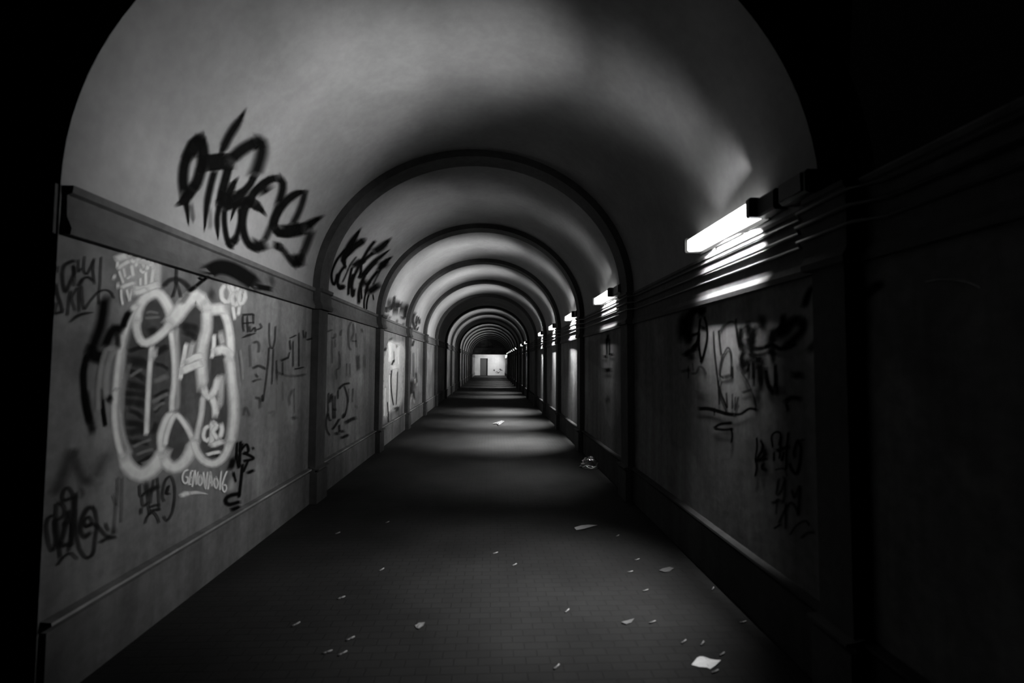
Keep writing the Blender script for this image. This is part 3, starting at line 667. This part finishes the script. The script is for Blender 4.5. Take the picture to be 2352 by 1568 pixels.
# lamp-side wall, first panel
RT = (1480, 640, 4.356)
tagpiece('R', RT, K_BLACK, 'tall black double-loop figure on the lamp-side wall under the first lamp', [
    (90, (410,340, 390,480, 400,600), {'soft': .6}), (60, (470,320, 440,500, 450,640), {'soft': .6}), (50, (580,290, 570,380), {}), (20, (560,400, 545,540, 550,700, 570,830)), (20, (600,380, 625,480, 628,600, 600,730, 570,830)), (26, (470,570, 550,540)), (34, (560,485, 620,500)), (40, (400,770, 450,725, 530,690), {}), (50, (450,790, 490,775), H(.8)), (24, (520,680, 545,560)), (50, (470,330, 600,300), {}), (24, (540,620, 480,690))])
tagpiece('R', RT, K_DARK, 'thin black line drawing of tall loops on the lit patch of the lamp-side wall', [
    (16, (690,520, 700,700, 722,900, 745,1070, 790,1200, 825,1290)), (18, (742,515, 755,640, 770,760)), (22, (755,530, 800,465, 870,430, 905,440)), (20, (915,400, 920,500, 955,680)), (18, (790,760, 835,690, 868,750, 870,880, 868,980)), (18, (790,750, 762,860, 755,960, 790,990)), (36, (790,990, 870,965)),
    (16, (775,1030, 755,1120, 790,1210, 825,1290)), (18, (880,880, 885,1000)), (18, (970,930, 1020,1010, 1060,1090)), (24, (980,1140, 1070,1110)), (16, (820,1140, 830,1290)), (16, (880,1150, 880,1300)), (14, (910,1180, 905,1320)), (20, (940,1180, 915,1300)), (18, (1060,1090, 1100,1200, 1120,1290)), (14, (740,1020, 750,1260)), (40, (925,870, 950,900), H(.6)),
    (22, (470,950, 520,940, 550,880, 590,900, 620,960), H(.8)), (26, (370,930, 450,910), H(.6)), (70, (520,1170, 620,1180), H(.6)), (14, (440,870, 440,1000), H(.6)), (14, (480,840, 490,920), H(.6)), (14, (700,1290, 700,1370))])
tagpiece('R', RT, K_BLACK, 'thick black tangled tag spreading into the dark beside the lit patch of wall', [
    (46, (975,480, 955,560, 965,640, 1010,690), {'soft': .7}), (50, (1025,440, 1050,540), {'soft': .7}), (56, (1110,480, 1070,580, 1080,700), {'soft': .7}), (90, (1160,430, 1200,440), {'soft': .7}), (56, (1010,640, 1090,600)), (40, (1060,705, 1180,695, 1270,665, 1370,700, 1500,650)), (70, (1310,500, 1270,580, 1270,660), {'soft': .7}),
    (50, (1385,360, 1380,450, 1340,530)), (70, (1300,560, 1400,520, 1480,430, 1560,380), {'soft': .7}), (60, (1570,400, 1580,500, 1500,600, 1420,680), {'soft': .7}), (46, (1000,720, 970,800, 1000,870, 1045,800)), (70, (1080,810, 1200,815), {'soft': .5}), (24, (1050,840, 1035,930)), (30, (1090,830, 1090,1000)), (60, (1150,840, 1165,1040), {'soft': .6}),
    (40, (1210,900, 1240,1050, 1300,1150)), (30, (1310,860, 1310,1100)), (60, (1040,740, 1100,760), {}), (50, (1260,700, 1300,800)), (80, (1280,1130, 1380,1100), H(.8)), (60, (1130,1080, 1130,1230), H(.7)), (40, (1400,1240, 1470,1190, 1570,1200), H(.8)), (26, (1420,1250, 1440,1320), H(.8)), (60, (1480,970, 1590,960), H(.7))])
tagpiece('R', RT, K_BLACK, 'dark wavy bar at mid height across the lamp-side wall', [
    (34, (540,1300, 640,1300, 740,1325, 830,1352, 910,1360), {'soft': .35}), (24, (900,1360, 970,1350, 1050,1300, 1130,1310), {'soft': .5}), (24, (700,1490, 760,1455, 880,1440)), (24, (700,1500, 800,1510, 890,1500)), (18, (870,1500, 880,1568, 870,1640)), (90, (800,1410, 900,1400), H(.4))])
RT2 = (1650, 900, 3.92)
tagpiece('R', RT2, K_BLACK, 'black letters ending in a tall narrow O on the lamp-side wall', [
    (16, (345,410, 348,500, 335,600, 345,680, 330,760)), (20, (380,430, 400,500, 350,600)), (50, (395,500, 420,560, 380,630), {'soft': .6}), (22, (335,615, 440,600)), (22, (400,640, 395,690, 430,695)), (16, (490,500, 480,400, 520,360, 560,380, 545,480)), (18, (565,400, 550,600)), (28, (520,530, 640,490)), (18, (630,360, 615,520, 610,700)), (18, (590,540, 570,620)), (16, (500,540, 500,620)),
    (20, (710,435, 680,540, 690,590)), (22, (640,640, 660,700, 700,735, 730,640, 740,500, 710,435)), (18, (745,440, 770,425)), (14, (510,700, 590,690, 620,760), H(.6))])
tagpiece('R', RT2, K_DARK, 'dim scrawl and small arcs low on the lamp-side wall', [
    (22, (545,780, 525,920, 560,900, 600,790, 580,770)), (24, (600,800, 595,930, 580,1000)), (20, (660,880, 685,950, 730,850, 725,980, 720,1100)), (24, (480,1000, 560,970)), (20, (545,1180, 590,1080, 645,1000, 690,1030, 720,1110)), (18, (605,1000, 605,1230)), (18, (500,1230, 560,1190)), (16, (645,1285, 700,1205, 780,1160, 820,1200)), (20, (745,1315, 800,1270, 865,1260)), (20, (530,960, 520,1100), H(.8))])
tagpiece('R', (1700, 200, 2.8), K_BLACK, 'large dim black letters on the unlit wall before the first lamp', [
    (30, (410,1410, 440,1320, 490,1270), {'soft': .7}), (30, (500,1280, 540,1340, 560,1400), {'soft': .7}), (30, (610,1220, 640,1320, 660,1420), {'soft': .7}), (40, (560,1440, 700,1400, 900,1260), {'soft': .7}), (40, (440,1700, 560,1560, 700,1480), H(.7))])
tagpiece('R', (1700, 200, 2.8), K_PALE, 'faint pale arc alone high on the unlit wall', [(14, (1190,1255, 1270,1235, 1370,1235, 1450,1250, 1540,1290))])
tagpiece('R', (1200, 700, 4.356), K_BLACK, 'small black drips and smears on the second lamp-side panel', [
    (18, (855,300, 850,380)), (16, (840,340, 845,500), H(.7)), (14, (870,340, 870,500), H(.7)), (26, (810,520, 850,515)), (28, (880,505, 905,490)), (40, (820,660, 890,645), {'soft': .5}), (50, (840,940, 860,960), H(.6))])
# end wall
tagpiece('E', (1120, 770, 12.06), K_DARK, 'small scribble low on the pale end wall', [
    (22, (170,980, 180,950, 195,985)), (22, (330,950, 350,930, 360,970, 380,950)), (14, (220,1030, 260,1000, 300,1040, 340,990), H(.8)), (14, (230,1050, 330,1030), H(.6)), (18, (390,970, 410,960))])

# ------------------------------------------------------------------ litter on the paving
def fl(x, y, z=0.0): return place('F', x, y, z)
def sheet(name, poly, mat, label, cat, thick=.0015, lift=None, curl=.012, inner=True):
    P = [fl(*p) for p in poly]; n = len(P)
    c = sum(P, Vector())/n
    rnd = random.Random(len(label))
    top = [Vector((p.x, p.y, .003 + rnd.random()*curl)) for p in P]; mid = [Vector(((p.x*.55+c.x*.45), (p.y*.55+c.y*.45), .004 + rnd.random()*curl*.7)) for p in P]
    cc = Vector((c.x, c.y, .004+curl*.5))
    ring = [top, mid]; v = []; f = []
    for sgn in (0, 1):
        for q in (top, mid): v += [p - Vector((0, 0, thick*sgn)) for p in q]
        v.append(cc - Vector((0, 0, thick*sgn)))
    m = 2*n+1
    for s2 in (0, m):
        for i in range(n):
            j = (i+1) % n
            f += [(s2+i, s2+j, s2+n+j, s2+n+i), (s2+n+i, s2+n+j, s2+2*n)]
    for i in range(n):
        j = (i+1) % n; f.append((i, j, m+j, m+i))
    lo = min(p[2] for p in v); v = [(p[0], p[1], p[2]-lo+.001) for p in v]
    return tag(obj(name, v, f, mat), label, cat)
sheet('paper_sheet', [(1588,1527), (1601,1515), (1607,1513), (1615,1510), (1622,1515), (1632,1516), (1645,1519), (1656,1521), (1643,1530), (1631,1537), (1624,1534), (1606,1532)], M_PAPER, 'bright white crumpled paper sheet on the paving close to the viewer', 'paper')
sheet('paper_scrap', [(1319,1214), (1334,1208), (1350,1206), (1372,1207), (1356,1212), (1340,1217), (1324,1218)], M_PAPERG, 'grey flattened paper strip on the paving at mid distance', 'paper')
sheet('paper_scrap', [(1131,975), (1140,970), (1152,968), (1159,971), (1150,974), (1145,978), (1141,974)], plain('scrap_mid', .045, .8), 'small pale folded scrap far along the paving in mid tunnel', 'paper', curl=.05)
sheet('paper_scrap', [(1514,1312), (1522,1306), (1538,1304), (1548,1308), (1538,1312), (1526,1315)], plain('leaf_grey', .06, .8), 'dull grey torn scrap on the paving, beyond the white sheet', 'paper')
sheet('paper_scrap', [(1427,1432), (1440,1425), (1457,1424), (1450,1430), (1438,1435)], plain('scrap_grey', .08, .8), 'thin grey curled scrap among the cigarette butts at mid paving', 'paper')
sheet('paper_scrap', [(953,1438), (962,1432), (976,1431), (972,1438), (962,1446), (957,1444)], plain('scrap_dim', .1, .8), 'dim curled scrap on the dark side of the paving', 'paper')
# clear plastic bag by the lamp-side wall
def bag():
    c = fl(1357, 1074); c.z = 0
    m, nt, N, L = new_mat('clear_plastic')
    out = N.new('ShaderNodeOutputMaterial'); mx = N.new('ShaderNodeMixShader'); tr = N.new('ShaderNodeBsdfTransparent'); gl = N.new('ShaderNodeBsdfGlossy')
    gl.inputs['Roughness'].default_value = .12; gl.inputs[0].default_value = val(.9); lw = N.new('ShaderNodeLayerWeight'); lw.inputs[0].default_value = .35
    r = N.new('ShaderNodeMapRange'); r.inputs[3].default_value = .12; r.inputs[4].default_value = .7; L.new(lw.outputs['Facing'], r.inputs[0])
    L.new(r.outputs[0], mx.inputs[0]); L.new(tr.outputs[0], mx.inputs[1]); L.new(gl.outputs[0], mx.inputs[2]); L.new(mx.outputs[0], out.inputs[0])
    rnd = random.Random(3); v, f = [], []; nu, nv = 22, 9
    for j in range(nv+1):
        th = math.pi*.5*j/nv
        for i in range(nu):
            ph = 2*math.pi*i/nu; k = 1 + .13*math.sin(3*ph+j) + .10*math.sin(7*ph-2*j) + rnd.uniform(-.05, .05)
            v.append((c.x + .15*math.cos(th)*math.cos(ph)*k, c.y + .11*math.cos(th)*math.sin(ph)*k, .002 + .15*math.sin(th)*(1 + .12*math.sin(5*ph+j))))
    for j in range(nv):
        for i in range(nu):
            f.append((j*nu+i, j*nu+(i+1) % nu, (j+1)*nu+(i+1) % nu, (j+1)*nu+i))
    f.append(tuple(range(nu)))
    root = bpy.data.objects.new('plastic_bag', None); COL.objects.link(root); root.location = (c.x, c.y, 0)
    tag(root, 'clear crumpled plastic bag with a bright modelled glint on the floor by the lamp-side wall', 'bag')
    o = obj('body', v, f, m, None, True); hang(o, root)
    p = [place('F', x, y, .006) for x, y in ((1338,1072), (1346,1069), (1352,1074), (1358,1076), (1366,1072), (1379,1067))]
    o = MB().tube(p, [.004, .006, .006, .009, .010, .004], 8).build('glint', plain('glint_white', .75, .12, 0, 1.0), None, True); hang(o, root)  # white tube modelled in place of the lamp's glint on the plastic
bag()
# cigarette butts
BUTTS = [(890,1200, 'pale cigarette butt on the dark paving, farthest along on the side opposite the lamps'),
 (776,1225, 'cigarette butt at the edge of the paving beside the skirting opposite the lamps'),
 (877,1309, 'thin cigarette butt on dark paving, second row from the skirting opposite the lamps'),
 (784,1374, 'bright cigarette butt alone on the dark paving opposite the lamps'),
 (680,1435, 'long cigarette butt on dark paving, the one closest to the skirting foot'),
 (805,1468, 'cigarette butt on dark paving beyond a close pair of butts'),
 (752,1499, 'dim cigarette butt, one of a close pair, the one towards the skirting'),
 (787,1502, 'dim cigarette butt, one of a close pair, the one towards the middle of the paving'),
 (1138,1271, 'pale cigarette butt in mid paving, well short of the folded scrap'),
 (1182,1298, 'faint cigarette butt in mid paving just nearer than another butt'),
 (1448,1314, 'cigarette butt on the lit paving beside the dull grey torn scrap'),
 (1464,1286, 'faint cigarette butt just beyond the dull grey torn scrap'),
 (1419,1231, 'faint cigarette butt just nearer than the grey paper strip'),
 (1303,1404, 'bright cigarette butt in the middle of the lit paving'),
 (1483,1357, 'long cigarette butt on lit paving between the torn scrap and the curled scrap'),
 (1499,1430, 'dim cigarette butt beside the thin grey curled scrap'),
 (1571,1475, 'bright cigarette butt just beyond the white paper sheet'),
 (1614,1479, 'grey cigarette butt directly behind the white paper sheet'),
 (1659,1504, 'grey cigarette butt off the far corner of the white paper sheet'),
 (1643,1544, 'dim cigarette butt just in front of the white paper sheet'),
 (1638,1353, 'thin cigarette butt near the shadow of the lamp-side skirting'),
 (1707,1430, 'thin cigarette butt at the edge of the lamp-side shadow, past the white sheet'),
 (1279,1533, 'pale cigarette butt at the bottom of the view in mid paving')]
def butt_proto():
    r = bpy.data.objects.new('cigarette_butt', None); COL.objects.link(r); r.empty_display_size = .02
    MB().tube([(-.022, 0, .0042), (-.004, 0, .0042)], .004, 10).build('filter', M_FILT, r, True)
    MB().tube([(-.004, 0, .0042), (.010, .001, .0045), (.020, .003, .005), (.024, .004, .0045)], [.0041, .0041, .0038, .0022], 10).build('paper_tube', M_BUTT, r, True)
    return r
pr = butt_proto(); kids = list(pr.children)
for i, (x, y, lab) in enumerate(BUTTS):
    if i == 0: r = pr
    else:
        r = pr.copy(); COL.objects.link(r)
        for k in kids:
            c = k.copy(); COL.objects.link(c); c.parent = r
    p = fl(x, y); r.location = (p.x, p.y, .0004)
    d = fl(x+9, y-4) - fl(x-9, y+4)
    r.rotation_euler = (0, 0, math.atan2(d.y, d.x) + random.uniform(-.3, .3))
    r.scale = (1.1, 1.1, 1.1)
    tag(r, lab, 'cigarette butt', 'cigarette butts scattered on the paving')

# ------------------------------------------------------------------ world, camera, output look
wd = bpy.data.worlds.new('World'); scene.world = wd; wd.use_nodes = True
bg = wd.node_tree.nodes['Background']; bg.inputs[0].default_value = (0.002, 0.002, 0.002, 1); bg.inputs[1].default_value = 0.2
cd = bpy.data.cameras.new('camera'); co = bpy.data.objects.new('camera', cd); COL.objects.link(co)
co.matrix_world = Matrix(((AR.x, AU.x, -AF.x, CAM.x), (AR.y, AU.y, -AF.y, CAM.y), (AR.z, AU.z, -AF.z, CAM.z), (0, 0, 0, 1)))
cd.sensor_width = 36; cd.lens = 36*F_PX/IW; cd.clip_start = .02; cd.clip_end = 200
cd.dof.use_dof = True; cd.dof.focus_distance = 14; cd.dof.aperture_fstop = 1.4
scene.camera = co
vs = scene.view_settings
scene.display_settings.display_device = 'sRGB'
vs.view_transform = 'Standard'; vs.look = 'None'; vs.gamma = 1; vs.exposure = 0; vs.use_curve_mapping = False
cy = scene.cycles
cy.max_bounces = 6; cy.diffuse_bounces = 1; cy.transparent_max_bounces = 64; cy.glossy_bounces = 2
